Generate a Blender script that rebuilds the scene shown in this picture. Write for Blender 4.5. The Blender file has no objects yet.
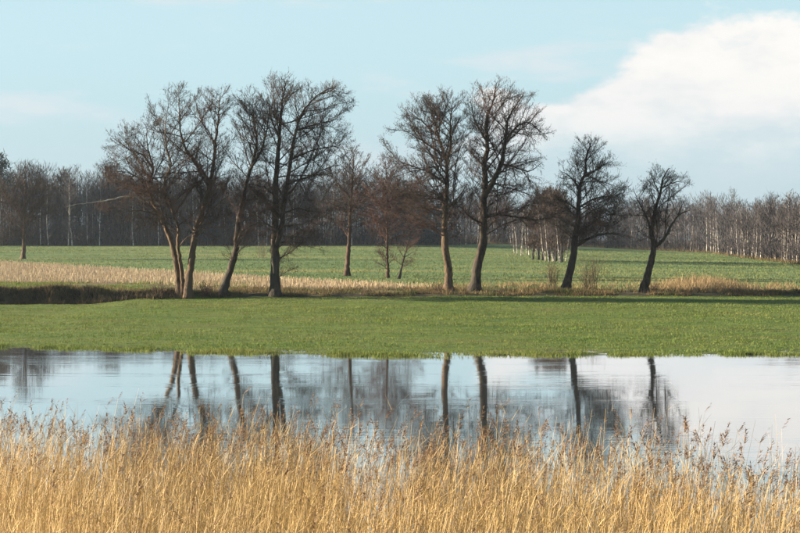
import bpy, math, random
import numpy as np
from mathutils import Vector, noise as mnoise

random.seed(7)
rng = np.random.default_rng(11)
R = math.radians
sc = bpy.context.scene
col = sc.collection

# ------------------------------------------------------------------ camera, sky, sun, exposure
F = 1880.0            # focal length in photo pixels (photo is 800 wide)
HZ = 240.0            # horizon row in the photo
CAMH = 6.1            # eye height above the water, standing on a dike
cam_d = bpy.data.cameras.new('camera')
cam = bpy.data.objects.new('camera', cam_d); col.objects.link(cam)
cam.location = (0, 0, CAMH)
cam.rotation_euler = (R(90) - math.atan((266.5 - HZ) / F), 0, 0)
cam_d.sensor_width = 36.0
cam_d.lens = 36.0 * F / 800.0
cam_d.clip_start = 0.5
cam_d.clip_end = 6000
sc.camera = cam

SUN_EL, SUN_AZ = R(15.0), R(-80.0)     # azimuth from +Y towards +X: left and a touch behind the trees
sun_dir = Vector((math.sin(SUN_AZ) * math.cos(SUN_EL), math.cos(SUN_AZ) * math.cos(SUN_EL), math.sin(SUN_EL)))
sl = bpy.data.lights.new('sun', 'SUN'); sl.energy = 5.0; sl.angle = R(0.6); sl.color = (1.0, 0.86, 0.65)
so = bpy.data.objects.new('sun', sl); col.objects.link(so)
so.rotation_euler = (-sun_dir).to_track_quat('-Z', 'Y').to_euler()
so.location = (-60, 20, 60)

sc.view_settings.view_transform = 'Standard'
sc.view_settings.look = 'None'
sc.view_settings.exposure = 2.1
sc.view_settings.gamma = 1.0
sc.view_settings.use_curve_mapping = False
sc.cycles.use_denoising = True
sc.cycles.max_bounces = 6
sc.cycles.volume_bounces = 0
sc.cycles.transparent_max_bounces = 8


def NT(tree):
    """tiny node helper"""
    N, L = tree.nodes, tree.links

    def n(kind, **kw):
        nd = N.new(kind)
        for k, v in kw.items():
            if k.startswith('i_'):
                key = k[2:]
                key = int(key) if key.isdigit() else key.replace('_', ' ')
                s = nd.inputs[key]
                if hasattr(v, 'links') or isinstance(v, bpy.types.NodeSocket):
                    L.new(v, s)
                else:
                    s.default_value = v
            else:
                setattr(nd, k, v)
        return nd

    def m(op, a, b=None, c=None, clamp=False):
        nd = N.new('ShaderNodeMath'); nd.operation = op; nd.use_clamp = clamp
        for i, v in enumerate((a, b, c)):
            if v is None: continue
            if isinstance(v, bpy.types.NodeSocket): L.new(v, nd.inputs[i])
            else: nd.inputs[i].default_value = v
        return nd.outputs[0]

    def smooth(v, lo, hi):
        nd = N.new('ShaderNodeMapRange'); nd.interpolation_type = 'SMOOTHSTEP'
        L.new(v, nd.inputs[0]); nd.inputs[1].default_value = lo; nd.inputs[2].default_value = hi
        return nd.outputs[0]

    def mix(f, a, b, mode='MIX'):
        nd = N.new('ShaderNodeMix'); nd.data_type = 'RGBA'; nd.blend_type = mode
        for i, v in ((0, f), (6, a), (7, b)):
            if isinstance(v, bpy.types.NodeSocket): L.new(v, nd.inputs[i])
            elif isinstance(v, (tuple, list)): nd.inputs[i].default_value = (*v[:3], 1)
            else: nd.inputs[i].default_value = v
        return nd.outputs[2]
    return n, m, smooth, mix, L


world = bpy.data.worlds.new('World'); sc.world = world
world.use_nodes = True
wt = world.node_tree; wt.nodes.clear()
n, m, smooth, mix, L = NT(wt)
sky = n('ShaderNodeTexSky', sky_type='NISHITA')
sky.sun_disc = False
sky.sun_elevation = SUN_EL
sky.sun_rotation = SUN_AZ
sky.altitude = 0; sky.air_density = 1.0; sky.dust_density = 0.3; sky.ozone_density = 1.6
SKY = 0.05
tc = n('ShaderNodeTexCoord')
nrm = n('ShaderNodeVectorMath', operation='NORMALIZE', i_0=tc.outputs['Generated'])
sep = n('ShaderNodeSeparateXYZ', i_0=nrm.outputs[0])
az = m('ARCTAN2', sep.outputs[0], sep.outputs[1])
el = m('ARCSINE', sep.outputs[2])
def fbm(vx, vy, sx, sy, z, scale, detail=6, rough=0.55):
    c = n('ShaderNodeCombineXYZ', i_X=m('MULTIPLY', vx, sx), i_Y=m('MULTIPLY', vy, sy), i_Z=z)
    return n('ShaderNodeTexNoise', i_Vector=c.outputs[0], i_Scale=scale, i_Detail=detail, i_Roughness=rough).outputs[0]
ael = m('ABSOLUTE', el)
puff = fbm(az, ael, 1.0, 1.7, 3.1, 14.0, 7, 0.58)
puff2 = fbm(az, ael, 1.0, 2.2, 8.7, 26.0, 6, 0.6)
wisp = fbm(az, ael, 1.0, 4.5, 5.3, 9.0, 6, 0.55)
# a ring of cumulus banks round the horizon, one of them over the wood on the right
top = m('ADD', m('MULTIPLY', m('SINE', m('SUBTRACT', m('MULTIPLY', az, 4.0), 0.22)), 0.094), 0.070)
top = m('ADD', top, m('MULTIPLY', m('SUBTRACT', puff, 0.5), 0.095))
top = m('ADD', top, m('MULTIPLY', m('SUBTRACT', puff2, 0.5), 0.035))
cum = smooth(m('SUBTRACT', top, ael), -0.004, 0.012)
cum = m('MULTIPLY', cum, smooth(m('ADD', ael, m('MULTIPLY', m('SUBTRACT', puff2, 0.5), 0.04)), 0.030, 0.072))
wsp = m('MULTIPLY', smooth(wisp, 0.50, 0.72), m('MULTIPLY', smooth(ael, 0.02, 0.06), 0.55))
base = mix(1.0, sky.outputs[0], (0.72, 0.84, 0.90), 'MULTIPLY')
cshade = m('ADD', m('MULTIPLY', smooth(puff2, 0.3, 0.65), 0.45), m('MULTIPLY', smooth(ael, 0.04, 0.10), 0.55))
ccol = mix(cshade, (3.40, 3.65, 3.82), (4.65, 4.55, 4.38))
veil = mix(smooth(ael, 0.0, 0.12), (2.28, 2.95, 3.44), (2.78, 3.78, 4.07))
base = mix(m('SUBTRACT', 0.85, m('MULTIPLY', smooth(ael, 0.1, 0.8), 0.6)), base, veil)
c1 = mix(wsp, base, (3.82, 3.90, 3.98))
c2 = mix(cum, c1, ccol)
bg = n('ShaderNodeBackground', i_Color=c2, i_Strength=SKY)
L.new(bg.outputs[0], n('ShaderNodeOutputWorld').inputs[0])

# ------------------------------------------------------------------ materials
def mat(name, c1, c2, scale=3.0, rough=0.85, detail=6, spec=0.2, stretch=(1, 1, 1), c3=None, s3=0.3, attr=None, bump=0.0, bscale=20.0, trans=0.0):
    mt = bpy.data.materials.new(name); mt.use_nodes = True
    t = mt.node_tree; t.nodes.clear()
    n, m, smooth, mix, L = NT(t)
    out = n('ShaderNodeOutputMaterial')
    p = n('ShaderNodeBsdfPrincipled', i_Roughness=rough)
    p.inputs['Specular IOR Level'].default_value = spec
    tc = n('ShaderNodeTexCoord'); geo = n('ShaderNodeNewGeometry')
    mp = n('ShaderNodeMapping', i_Vector=geo.outputs['Position']); mp.inputs['Scale'].default_value = stretch
    nz = n('ShaderNodeTexNoise', i_Vector=mp.outputs[0], i_Scale=scale, i_Detail=detail, i_Roughness=0.6)
    c = mix(smooth(nz.outputs[0], 0.3, 0.7), c1, c2)
    if c3:
        nz3 = n('ShaderNodeTexNoise', i_Vector=mp.outputs[0], i_Scale=s3, i_Detail=4)
        c = mix(smooth(nz3.outputs[0], 0.42, 0.68), c, c3)
    if attr:
        a = n('ShaderNodeAttribute'); a.attribute_name = 'tint'
        c = mix(a.outputs['Fac'], c, attr)
    L.new(c, p.inputs['Base Color'])
    if bump:
        nb = n('ShaderNodeTexNoise', i_Vector=mp.outputs[0], i_Scale=bscale, i_Detail=5)
        b = n('ShaderNodeBump', i_Strength=1.0, i_Distance=bump, i_Height=nb.outputs[0])
        L.new(b.outputs[0], p.inputs['Normal'])
    if trans:
        tr = n('ShaderNodeBsdfTranslucent', i_Color=c)
        ms = n('ShaderNodeMixShader', i_Fac=trans); L.new(p.outputs[0], ms.inputs[1]); L.new(tr.outputs[0], ms.inputs[2])
        L.new(ms.outputs[0], out.inputs[0])
    else:
        L.new(p.outputs[0], out.inputs[0])
    return mt

M = {}
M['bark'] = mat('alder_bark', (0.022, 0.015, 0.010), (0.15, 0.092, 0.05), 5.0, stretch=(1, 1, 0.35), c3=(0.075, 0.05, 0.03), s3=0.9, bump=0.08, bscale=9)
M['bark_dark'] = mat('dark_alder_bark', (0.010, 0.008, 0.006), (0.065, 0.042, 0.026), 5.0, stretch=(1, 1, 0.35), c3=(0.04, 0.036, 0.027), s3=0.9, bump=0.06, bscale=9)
M['bark_red'] = mat('reddish_bark', (0.03, 0.018, 0.012), (0.085, 0.045, 0.027), 5.0, stretch=(1, 1, 0.35), bump=0.03, bscale=9)
M['twig'] = mat('alder_twig', (0.030, 0.021, 0.016), (0.066, 0.043, 0.031), 1.0, c3=(0.10, 0.054, 0.038), s3=0.35)
M['twig_red'] = mat('red_brown_twig', (0.055, 0.03, 0.024), (0.10, 0.052, 0.04), 1.0)
M['twig_brown'] = mat('brown_twig', (0.04, 0.027, 0.02), (0.075, 0.048, 0.034), 1.0)
M['dead_wood'] = mat('bleached_dead_wood', (0.26, 0.23, 0.20), (0.42, 0.38, 0.33), 4.0, stretch=(0.4, 1, 1))
M['birch_bark'] = mat('birch_bark', (0.60, 0.54, 0.46), (0.26, 0.22, 0.19), 2.2, stretch=(1, 1, 1.6), c3=(0.12, 0.10, 0.09), s3=1.1)
M['birch_twig'] = mat('birch_twig', (0.055, 0.048, 0.049), (0.10, 0.084, 0.083), 0.4)
M['wood_bark'] = mat('woodland_bark', (0.014, 0.013, 0.014), (0.035, 0.03, 0.028), 2.0, stretch=(1, 1, 0.3))
M['wood_twig'] = mat('woodland_twig', (0.018, 0.016, 0.019), (0.040, 0.034, 0.036), 0.3)
M['pine_bark'] = mat('pine_bark', (0.04, 0.026, 0.02), (0.08, 0.048, 0.032), 2.0)
M['pine_needle'] = mat('pine_needles', (0.014, 0.024, 0.018), (0.028, 0.042, 0.03), 0.8)
M['spruce_needle'] = mat('spruce_needles', (0.008, 0.013, 0.013), (0.016, 0.024, 0.022), 0.6)
M['grass'] = mat('meadow_grass', (0.062, 0.105, 0.020), (0.13, 0.178, 0.036), 1.2, c3=(0.145, 0.165, 0.042), s3=0.22, stretch=(0.45, 1, 1), attr=(0.18, 0.175, 0.055), spec=0.1, trans=0.25)
M['dry_grass'] = mat('dry_bank_grass', (0.13, 0.095, 0.045), (0.25, 0.18, 0.09), 0.9, c3=(0.055, 0.08, 0.022), s3=0.45, attr=(0.07, 0.04, 0.022), spec=0.1, trans=0.15)
M['tan_grass'] = mat('tall_tan_grass', (0.26, 0.185, 0.095), (0.38, 0.28, 0.155), 0.9, attr=(0.13, 0.085, 0.045), spec=0.1, trans=0.15)
M['stubble'] = mat('maize_stubble', (0.62, 0.50, 0.33), (0.74, 0.62, 0.44), 1.5, attr=(0.42, 0.31, 0.19), spec=0.15)
M['reed'] = mat('reed_straw', (0.43, 0.30, 0.122), (0.56, 0.41, 0.19), 1.3, attr=(0.27, 0.16, 0.063), spec=0.25, rough=0.6, trans=0.12, c3=(0.46, 0.31, 0.12), s3=0.35)
M['plume'] = mat('reed_plume', (0.11, 0.06, 0.038), (0.19, 0.11, 0.07), 4.0, attr=(0.32, 0.22, 0.14), spec=0.05, trans=0.2)
M['shrub'] = mat('shrub_twigs', (0.07, 0.045, 0.03), (0.13, 0.09, 0.055), 1.5)
M['tussock'] = mat('dark_rush', (0.015, 0.02, 0.01), (0.035, 0.04, 0.018), 3.0)
M['scrub'] = mat('ditch_scrub', (0.03, 0.026, 0.014), (0.075, 0.062, 0.03), 1.5, attr=(0.11, 0.075, 0.04))
M['post'] = mat('pale_post', (0.22, 0.20, 0.17), (0.3, 0.28, 0.24), 5.0)

# water
wm = bpy.data.materials.new('flood_water'); wm.use_nodes = True
t = wm.node_tree; t.nodes.clear(); n, m, smooth, mix, L = NT(t)
p = n('ShaderNodeBsdfPrincipled', i_Roughness=0.03)
p.inputs['Base Color'].default_value = (0.06, 0.065, 0.065, 1); p.inputs['IOR'].default_value = 1.333
p.inputs['Coat Weight'].default_value = 1.0; p.inputs['Coat IOR'].default_value = 1.31; p.inputs['Coat Roughness'].default_value = 0.03
geo = n('ShaderNodeNewGeometry')
mp1 = n('ShaderNodeMapping', i_Vector=geo.outputs['Position']); mp1.inputs['Scale'].default_value = (0.35, 1.3, 1)
mp2 = n('ShaderNodeMapping', i_Vector=geo.outputs['Position']); mp2.inputs['Scale'].default_value = (0.02, 0.22, 1)
mp3 = n('ShaderNodeMapping', i_Vector=geo.outputs['Position']); mp3.inputs['Scale'].default_value = (0.10, 0.55, 1)
r1 = n('ShaderNodeTexNoise', i_Vector=mp1.outputs[0], i_Scale=2.2, i_Detail=3).outputs[0]
zone = smooth(n('ShaderNodeTexNoise', i_Vector=mp2.outputs[0], i_Scale=1.0, i_Detail=5, i_Roughness=0.65).outputs[0], 0.46, 0.66)
sw = n('ShaderNodeTexNoise', i_Vector=mp3.outputs[0], i_Scale=1.0, i_Detail=2).outputs[0]
h = m('ADD', m('MULTIPLY', r1, m('ADD', m('MULTIPLY', zone, 0.9), 0.17)), m('MULTIPLY', sw, 0.28))
b = n('ShaderNodeBump', i_Strength=1.0, i_Distance=0.0045, i_Height=h)
L.new(b.outputs[0], p.inputs['Normal']); L.new(b.outputs[0], p.inputs['Coat Normal'])
L.new(p.outputs[0], n('ShaderNodeOutputMaterial').inputs[0])
M['water'] = wm

# ------------------------------------------------------------------ helpers
def mesh_tris(name, V, T, tint=None, smooth_shade=False):
    V = np.asarray(V, np.float32); T = np.asarray(T, np.int32)
    me = bpy.data.meshes.new(name)
    me.vertices.add(len(V)); me.vertices.foreach_set('co', V.ravel())
    k = T.shape[1]
    me.loops.add(T.size); me.loops.foreach_set('vertex_index', T.ravel())
    me.polygons.add(len(T))
    me.polygons.foreach_set('loop_start', np.arange(0, T.size, k, dtype=np.int32))
    me.polygons.foreach_set('loop_total', np.full(len(T), k, np.int32))
    if smooth_shade: me.polygons.foreach_set('use_smooth', np.ones(len(T), bool))
    if tint is not None:
        a = me.attributes.new('tint', 'FLOAT', 'POINT'); a.data.foreach_set('value', np.asarray(tint, np.float32))
    me.update(calc_edges=True)
    return me

def link(name, me, material=None, parent=None, loc=None):
    o = bpy.data.objects.new(name, me); col.objects.link(o)
    if material and me is not None and not me.materials: me.materials.append(material)
    if parent: o.parent = parent
    if loc is not None: o.location = loc
    return o

def tag(o, label=None, cat=None, group=None, kind=None):
    if label: o['label'] = label
    if cat: o['category'] = cat
    if group: o['group'] = group
    if kind: o['kind'] = kind
    return o

def copy_tree(o, parent=None):
    c = o.copy(); col.objects.link(c); c.parent = parent
    for ch in list(o.children): copy_tree(ch, c)
    return c

def fnoise(x, y, s, seed=0.0):
    """cheap smooth 2-D noise, vectorised"""
    x = np.asarray(x, float) * s; y = np.asarray(y, float) * s
    v = 0
    for k, (a, b_, ph) in enumerate(((1.0, 0.37, 1.3), (-0.53, 1.1, 4.1), (1.7, -0.9, 2.2), (0.8, 2.1, 0.4), (-2.3, 1.6, 5.5), (3.1, 2.7, 3.3))):
        v = v + np.sin(a * x + b_ * y + ph + seed * (k + 1) * 1.7 + 0.8 * np.sin(b_ * x * 0.7 - a * y * 0.6 + seed)) / (1 + 0.45 * k)
    return v / 2.6

# ------------------------------------------------------------------ terrain
def slope(x): return np.interp(x, [-60, 0, 25, 65, 120], [0.0123, 0.0123, 0.0098, 0.0050, 0.0050])
def shore(x):
    s = np.interp(x, [-60, -26, -16.5, -11, -2.6, 2.6, 10.7, 21.5, 60], [111, 109.5, 105, 102.4, 99.8, 98.9, 100.4, 100.4, 101])
    return s + 0.5 * fnoise(x, 0 * x, 0.5, 2.0) + 0.35 * fnoise(x, 0 * x, 1.9, 4.0)
def bank_y(x): return 157.0 + 0.5 * fnoise(x, 0 * x, 0.35, 5.0) + 0.35 * fnoise(x, 0 * x, 1.7, 1.0) + 0.15 * fnoise(x, 0 * x, 4.1, 6.0)
def meadow_z(x): return np.interp(x, [-60, -26, -22, 4, 60], [0.75, 0.80, 1.2, 1.4, 1.4])
def top_z(x): return np.interp(x, [-60, -27, -22.5, -12, 2, 60], [1.95, 1.9, 1.66, 1.62, 1.56, 1.54])
EDGE = [(-260, 425), (-40, 425), (60, 420), (200, 418), (300, 425), (380, 430), (440, 440), (500, 520), (560, 560), (620, 540), (680, 480), (710, 440), (735, 380), (765, 330), (800, 292), (830, 262)]
EPX = [e[0] for e in EDGE]; EY = [e[1] for e in EDGE]
def ground(x, y):
    x = np.asarray(x, float); y = np.asarray(y, float)
    s = shore(x); yb = bank_y(x); mz = meadow_z(x)
    u = np.clip((y - s) / (yb - s), 0, 1)
    und = 0.035 * fnoise(x, y, 0.7) + 0.02 * fnoise(x, y, 2.3, 3)
    und = und * (1 + 0.9 * np.exp(-((y - s) / 3.5) ** 2))
    z_m = mz * u ** 1.2 + und
    bed = -np.clip((s - y) * 0.04, 0, 0.7) + und * np.clip(1 - (s - y) / 4, 0, 1)
    fld = 1.7 + (y - 166) * slope(x) + 0.05 * fnoise(x, y, 0.2, 3)
    t0 = np.clip((y - yb) / 1.3, 0, 1); t0 = t0 * t0 * (3 - 2 * t0)
    tz = top_z(x) + (0.16 * fnoise(x, y * 0.6, 0.8, 4.0) + 0.1 * fnoise(x, y, 2.6, 2.0)) * np.interp(x, [-20, -14], [1, 0.4])
    fz = fld + (tz - 1.6) * np.exp(-np.clip(y - yb - 1.3, 0, 999) / 9.0)
    z = np.where(y < s, bed, np.where(y < yb, z_m, mz + (fz - mz) * t0))
    ditch = np.interp(x, [-25, -21.5], [-0.22, -0.03]) * np.exp(-((y - yb + 0.7) / 0.6) ** 2)
    z = z + np.where(y > s + 5, ditch, 0)
    # the dike that the viewer stands on
    dk = np.clip((17.0 - y) / 12.0, 0, 1); dk = dk * dk * (3 - 2 * dk)
    return z * (1 - dk) + 4.45 * dk

def pix(px, py, Y):
    return np.array([(px - 400) / F * Y, Y, CAMH - (py - HZ) / F * Y])
def hit(px, py, y0=118.0, y1=900.0):
    """where the sight line through a pixel meets the ground"""
    ys = np.arange(y0, y1, 0.1)
    zr = CAMH - (py - HZ) / F * ys
    g = ground((px - 400) / F * ys, ys)
    k = np.argmax(g >= zr)
    Y = ys[k]
    return np.array([(px - 400) / F * Y, Y, float(g[k])])

xs = np.unique(np.concatenate([np.linspace(-650, -50, 26), np.arange(-50, 50.01, 0.7), np.linspace(50, 110, 25), np.linspace(110, 650, 20)]))
ys = np.unique(np.concatenate([np.linspace(-60, 0, 6), np.arange(0, 20, 1.0), np.linspace(20, 94, 20), np.arange(94, 154, 0.6), np.arange(154, 162, 0.2), np.arange(162, 200, 1.0), np.linspace(200, 560, 90), np.linspace(560, 1000, 15)]))
gx, gy = np.meshgrid(xs, ys)
gz = ground(gx, gy)
V = np.stack([gx.ravel(), gy.ravel(), gz.ravel()], 1)
gp = np.clip(gx / np.maximum(gy, 1) * F + 400, -900, 860)
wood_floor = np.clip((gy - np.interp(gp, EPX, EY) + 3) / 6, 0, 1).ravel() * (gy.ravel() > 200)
nx, ny = len(xs), len(ys)
ii = (np.arange(ny - 1)[:, None] * nx + np.arange(nx - 1)[None, :]).ravel()
Q = np.stack([ii, ii + 1, ii + 1 + nx, ii + nx], 1)
gm = bpy.data.materials.new('ground_cover'); gm.use_nodes = True
t = gm.node_tree; t.nodes.clear(); n, m, smooth, mix, L = NT(t)
geo = n('ShaderNodeNewGeometry'); sp = n('ShaderNodeSeparateXYZ', i_0=geo.outputs['Position'])
def gn(scale, st, detail=6):
    mp = n('ShaderNodeMapping', i_Vector=geo.outputs['Position']); mp.inputs['Scale'].default_value = st
    return n('ShaderNodeTexNoise', i_Vector=mp.outputs[0], i_Scale=scale, i_Detail=detail, i_Roughness=0.62).outputs[0]
X, Y = sp.outputs[0], sp.outputs[1]
meadow = mix(smooth(gn(0.9, (0.5, 1, 1)), 0.3, 0.7), (0.05, 0.08, 0.017), (0.095, 0.13, 0.027))
wheat = mix(smooth(gn(0.25, (0.25, 1, 1)), 0.3, 0.7), (0.070, 0.108, 0.040), (0.095, 0.138, 0.052))
wheat = mix(smooth(gn(0.07, (0.35, 1, 1)), 0.48, 0.7), wheat, (0.165, 0.165, 0.06))
soil = mix(smooth(gn(1.2, (0.3, 1, 1)), 0.3, 0.7), (0.10, 0.07, 0.04), (0.17, 0.125, 0.07))
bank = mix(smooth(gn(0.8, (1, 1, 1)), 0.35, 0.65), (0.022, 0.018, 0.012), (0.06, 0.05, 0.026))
bed = mix(gn(0.6, (1, 1, 1)), (0.05, 0.045, 0.03), (0.10, 0.085, 0.055))
# stubble belongs left of a slanting field edge
edge = m('ADD', m('MULTIPLY', m('SUBTRACT', X, 4.0), -1.58), 171.0)
st = m('MULTIPLY', smooth(m('SUBTRACT', edge, Y), -1.5, 1.5), smooth(m('ADD', Y, m('MULTIPLY', smooth(X, -17, -25), -10)), 165, 169))
meadow = mix(smooth(gn(0.35, (0.3, 1.2, 1)), 0.5, 0.7), meadow, (0.10, 0.095, 0.03))
meadow = mix(smooth(gn(0.6, (0.35, 1.3, 1)), 0.55, 0.75), meadow, (0.025, 0.042, 0.010))  # dark streaks put the shade of low ground swells into the colour
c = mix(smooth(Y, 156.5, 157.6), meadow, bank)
c = mix(smooth(Y, 158.6, 161), c, mix(smooth(gn(0.5, (0.4, 1, 1)), 0.4, 0.6), (0.06, 0.075, 0.022), (0.12, 0.095, 0.045)))
c = mix(smooth(Y, 164, 174), c, wheat)
c = mix(st, c, soil)
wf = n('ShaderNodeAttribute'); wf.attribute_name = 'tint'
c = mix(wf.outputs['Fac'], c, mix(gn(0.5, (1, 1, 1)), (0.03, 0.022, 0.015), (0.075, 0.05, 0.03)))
c = mix(smooth(sp.outputs[2], 0.06, -0.05), c, bed)
p = n('ShaderNodeBsdfPrincipled', i_Roughness=0.95, i_Base_Color=c); p.inputs['Specular IOR Level'].default_value = 0.1
bmp = n('ShaderNodeBump', i_Strength=1.0, i_Distance=0.12, i_Height=gn(2.5, (0.6, 1, 1), 8)); L.new(bmp.outputs[0], p.inputs['Normal'])
L.new(p.outputs[0], n('ShaderNodeOutputMaterial').inputs[0])
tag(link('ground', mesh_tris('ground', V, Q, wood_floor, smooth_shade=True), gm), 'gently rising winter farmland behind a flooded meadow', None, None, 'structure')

wv = []
for y in np.linspace(12, 116, 14):
    for x in np.linspace(-260, 260, 14): wv.append((x, y, 0.0))
ii = (np.arange(13)[:, None] * 14 + np.arange(13)[None, :]).ravel()
tag(link('water', mesh_tris('water', wv, np.stack([ii, ii + 1, ii + 15, ii + 14], 1), smooth_shade=True), M['water']), 'calm flood water mirroring trees and sky', None, None, 'structure')

# ------------------------------------------------------------------ blades (grass, stubble, reeds): flat tapered ribbons
def ribbons(base, tip, width, bend=None, segs=2, taper=0.15, ang=None, tint=None):
    """one ribbon per row from base to tip; bend is the mid offset"""
    N = len(base)
    if ang is None: ang = rng.uniform(0, math.pi, N)
    side = np.stack([np.cos(ang), np.sin(ang), np.zeros(N)], 1) * np.asarray(width).reshape(-1, 1) * 0.5
    rows = []
    for k in range(segs + 1):
        f = k / segs
        pnt = base * (1 - f) + tip * f
        if bend is not None: pnt = pnt + bend * (4 * f * (1 - f))
        w = 1 - (1 - taper) * f
        rows += [pnt - side * w, pnt + side * w]
    V = np.stack(rows, 1)                   # N, 2(segs+1), 3
    nv = 2 * (segs + 1)
    q = np.array([[2 * k, 2 * k + 1, 2 * k + 3, 2 * k + 2] for k in range(segs)])
    T = (np.arange(N)[:, None, None] * nv + q[None]).reshape(-1, 4)
    tt = None if tint is None else np.repeat(tint, nv)
    return V.reshape(-1, 3), T, tt

def cat_rib(parts):
    Vs, Ts, tt, off = [], [], [], 0
    for v, t_, k in parts:
        Vs.append(v); Ts.append(t_ + off); tt.append(k if k is not None else np.zeros(len(v))); off += len(v)
    return np.concatenate(Vs), np.concatenate(Ts), np.concatenate(tt)

def tufts(name, x, y, hgt, width, material, blades=4, spread=0.12, zoff=-0.02, segs=1, tint=None):
    N = len(x)
    x = np.repeat(x, blades) + rng.normal(0, spread, N * blades)
    y = np.repeat(y, blades) + rng.normal(0, spread, N * blades)
    hgt = np.repeat(hgt, blades) * rng.uniform(0.55, 1.15, N * blades)
    base = np.stack([x, y, ground(x, y) + zoff], 1)
    lean = rng.normal(0, 0.38, (N * blades, 2)) * hgt[:, None]
    tip = base + np.stack([lean[:, 0], lean[:, 1], hgt], 1)
    tn = rng.uniform(0, 1, N * blades) ** 2 if tint is None else np.repeat(tint, blades)
    v, t_, k = ribbons(base, tip, np.full(N * blades, width), segs=segs, tint=tn, bend=None)
    return mesh_tris(name, v, t_, k)

# ------------------------------------------------------------------ trees
def resample(P, step):
    P = np.asarray(P, float)
    d = np.r_[0, np.cumsum(np.linalg.norm(np.diff(P, axis=0), axis=1))]
    k = max(2, int(d[-1] / step) + 1)
    s = np.linspace(0, d[-1], k)
    Q = np.stack([np.interp(s, d, P[:, i]) for i in range(3)], 1)
    if k > 4:                                # soften the corners
        for _ in range(2):
            Q[1:-1] = 0.25 * Q[:-2] + 0.5 * Q[1:-1] + 0.25 * Q[2:]
    return Q

def tube(P, rad, sides, wob=0.0, seed=0.0):
    P = np.asarray(P); k = len(P)
    T = np.gradient(P, axis=0); T /= np.linalg.norm(T, axis=1)[:, None] + 1e-9
    av = T.mean(0); ref = np.eye(3)[np.argmin(np.abs(av))]
    U = np.cross(T, ref); U /= np.linalg.norm(U, axis=1)[:, None] + 1e-9
    W = np.cross(T, U)
    a = np.linspace(0, 2 * math.pi, sides, endpoint=False)
    rr = np.asarray(rad)[:, None] * np.ones((1, sides))
    if wob:
        h_ = np.arange(k)[:, None]
        rr = rr * (1 + wob * (np.sin(3 * a[None] + h_ * 0.33 + seed) * 0.5 + np.sin(5 * a[None] - h_ * 0.51 + seed * 2) * 0.35 + np.sin(2 * a[None] + h_ * 0.9 + seed * 3) * 0.4))
    V = P[:, None] + rr[:, :, None] * (np.cos(a)[None, :, None] * U[:, None] + np.sin(a)[None, :, None] * W[:, None])
    i = np.arange(k - 1)[:, None] * sides; j = np.arange(sides)[None]
    Q = np.stack([i + j, i + (j + 1) % sides, i + sides + (j + 1) % sides, i + sides + j], 2).reshape(-1, 4)
    return V.reshape(-1, 3), Q

def perp_dirs(T, ang, polar):
    """unit vectors at a polar angle from axis T, turned by ang about it"""
    ref = np.array([0.0, 1, 0]) if abs(T[1]) < 0.8 else np.array([1.0, 0, 0])
    U = np.cross(T, ref); U /= np.linalg.norm(U); W = np.cross(T, U)
    return T * math.cos(polar) + (U * math.cos(ang) + W * math.sin(ang)) * math.sin(polar)

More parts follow.
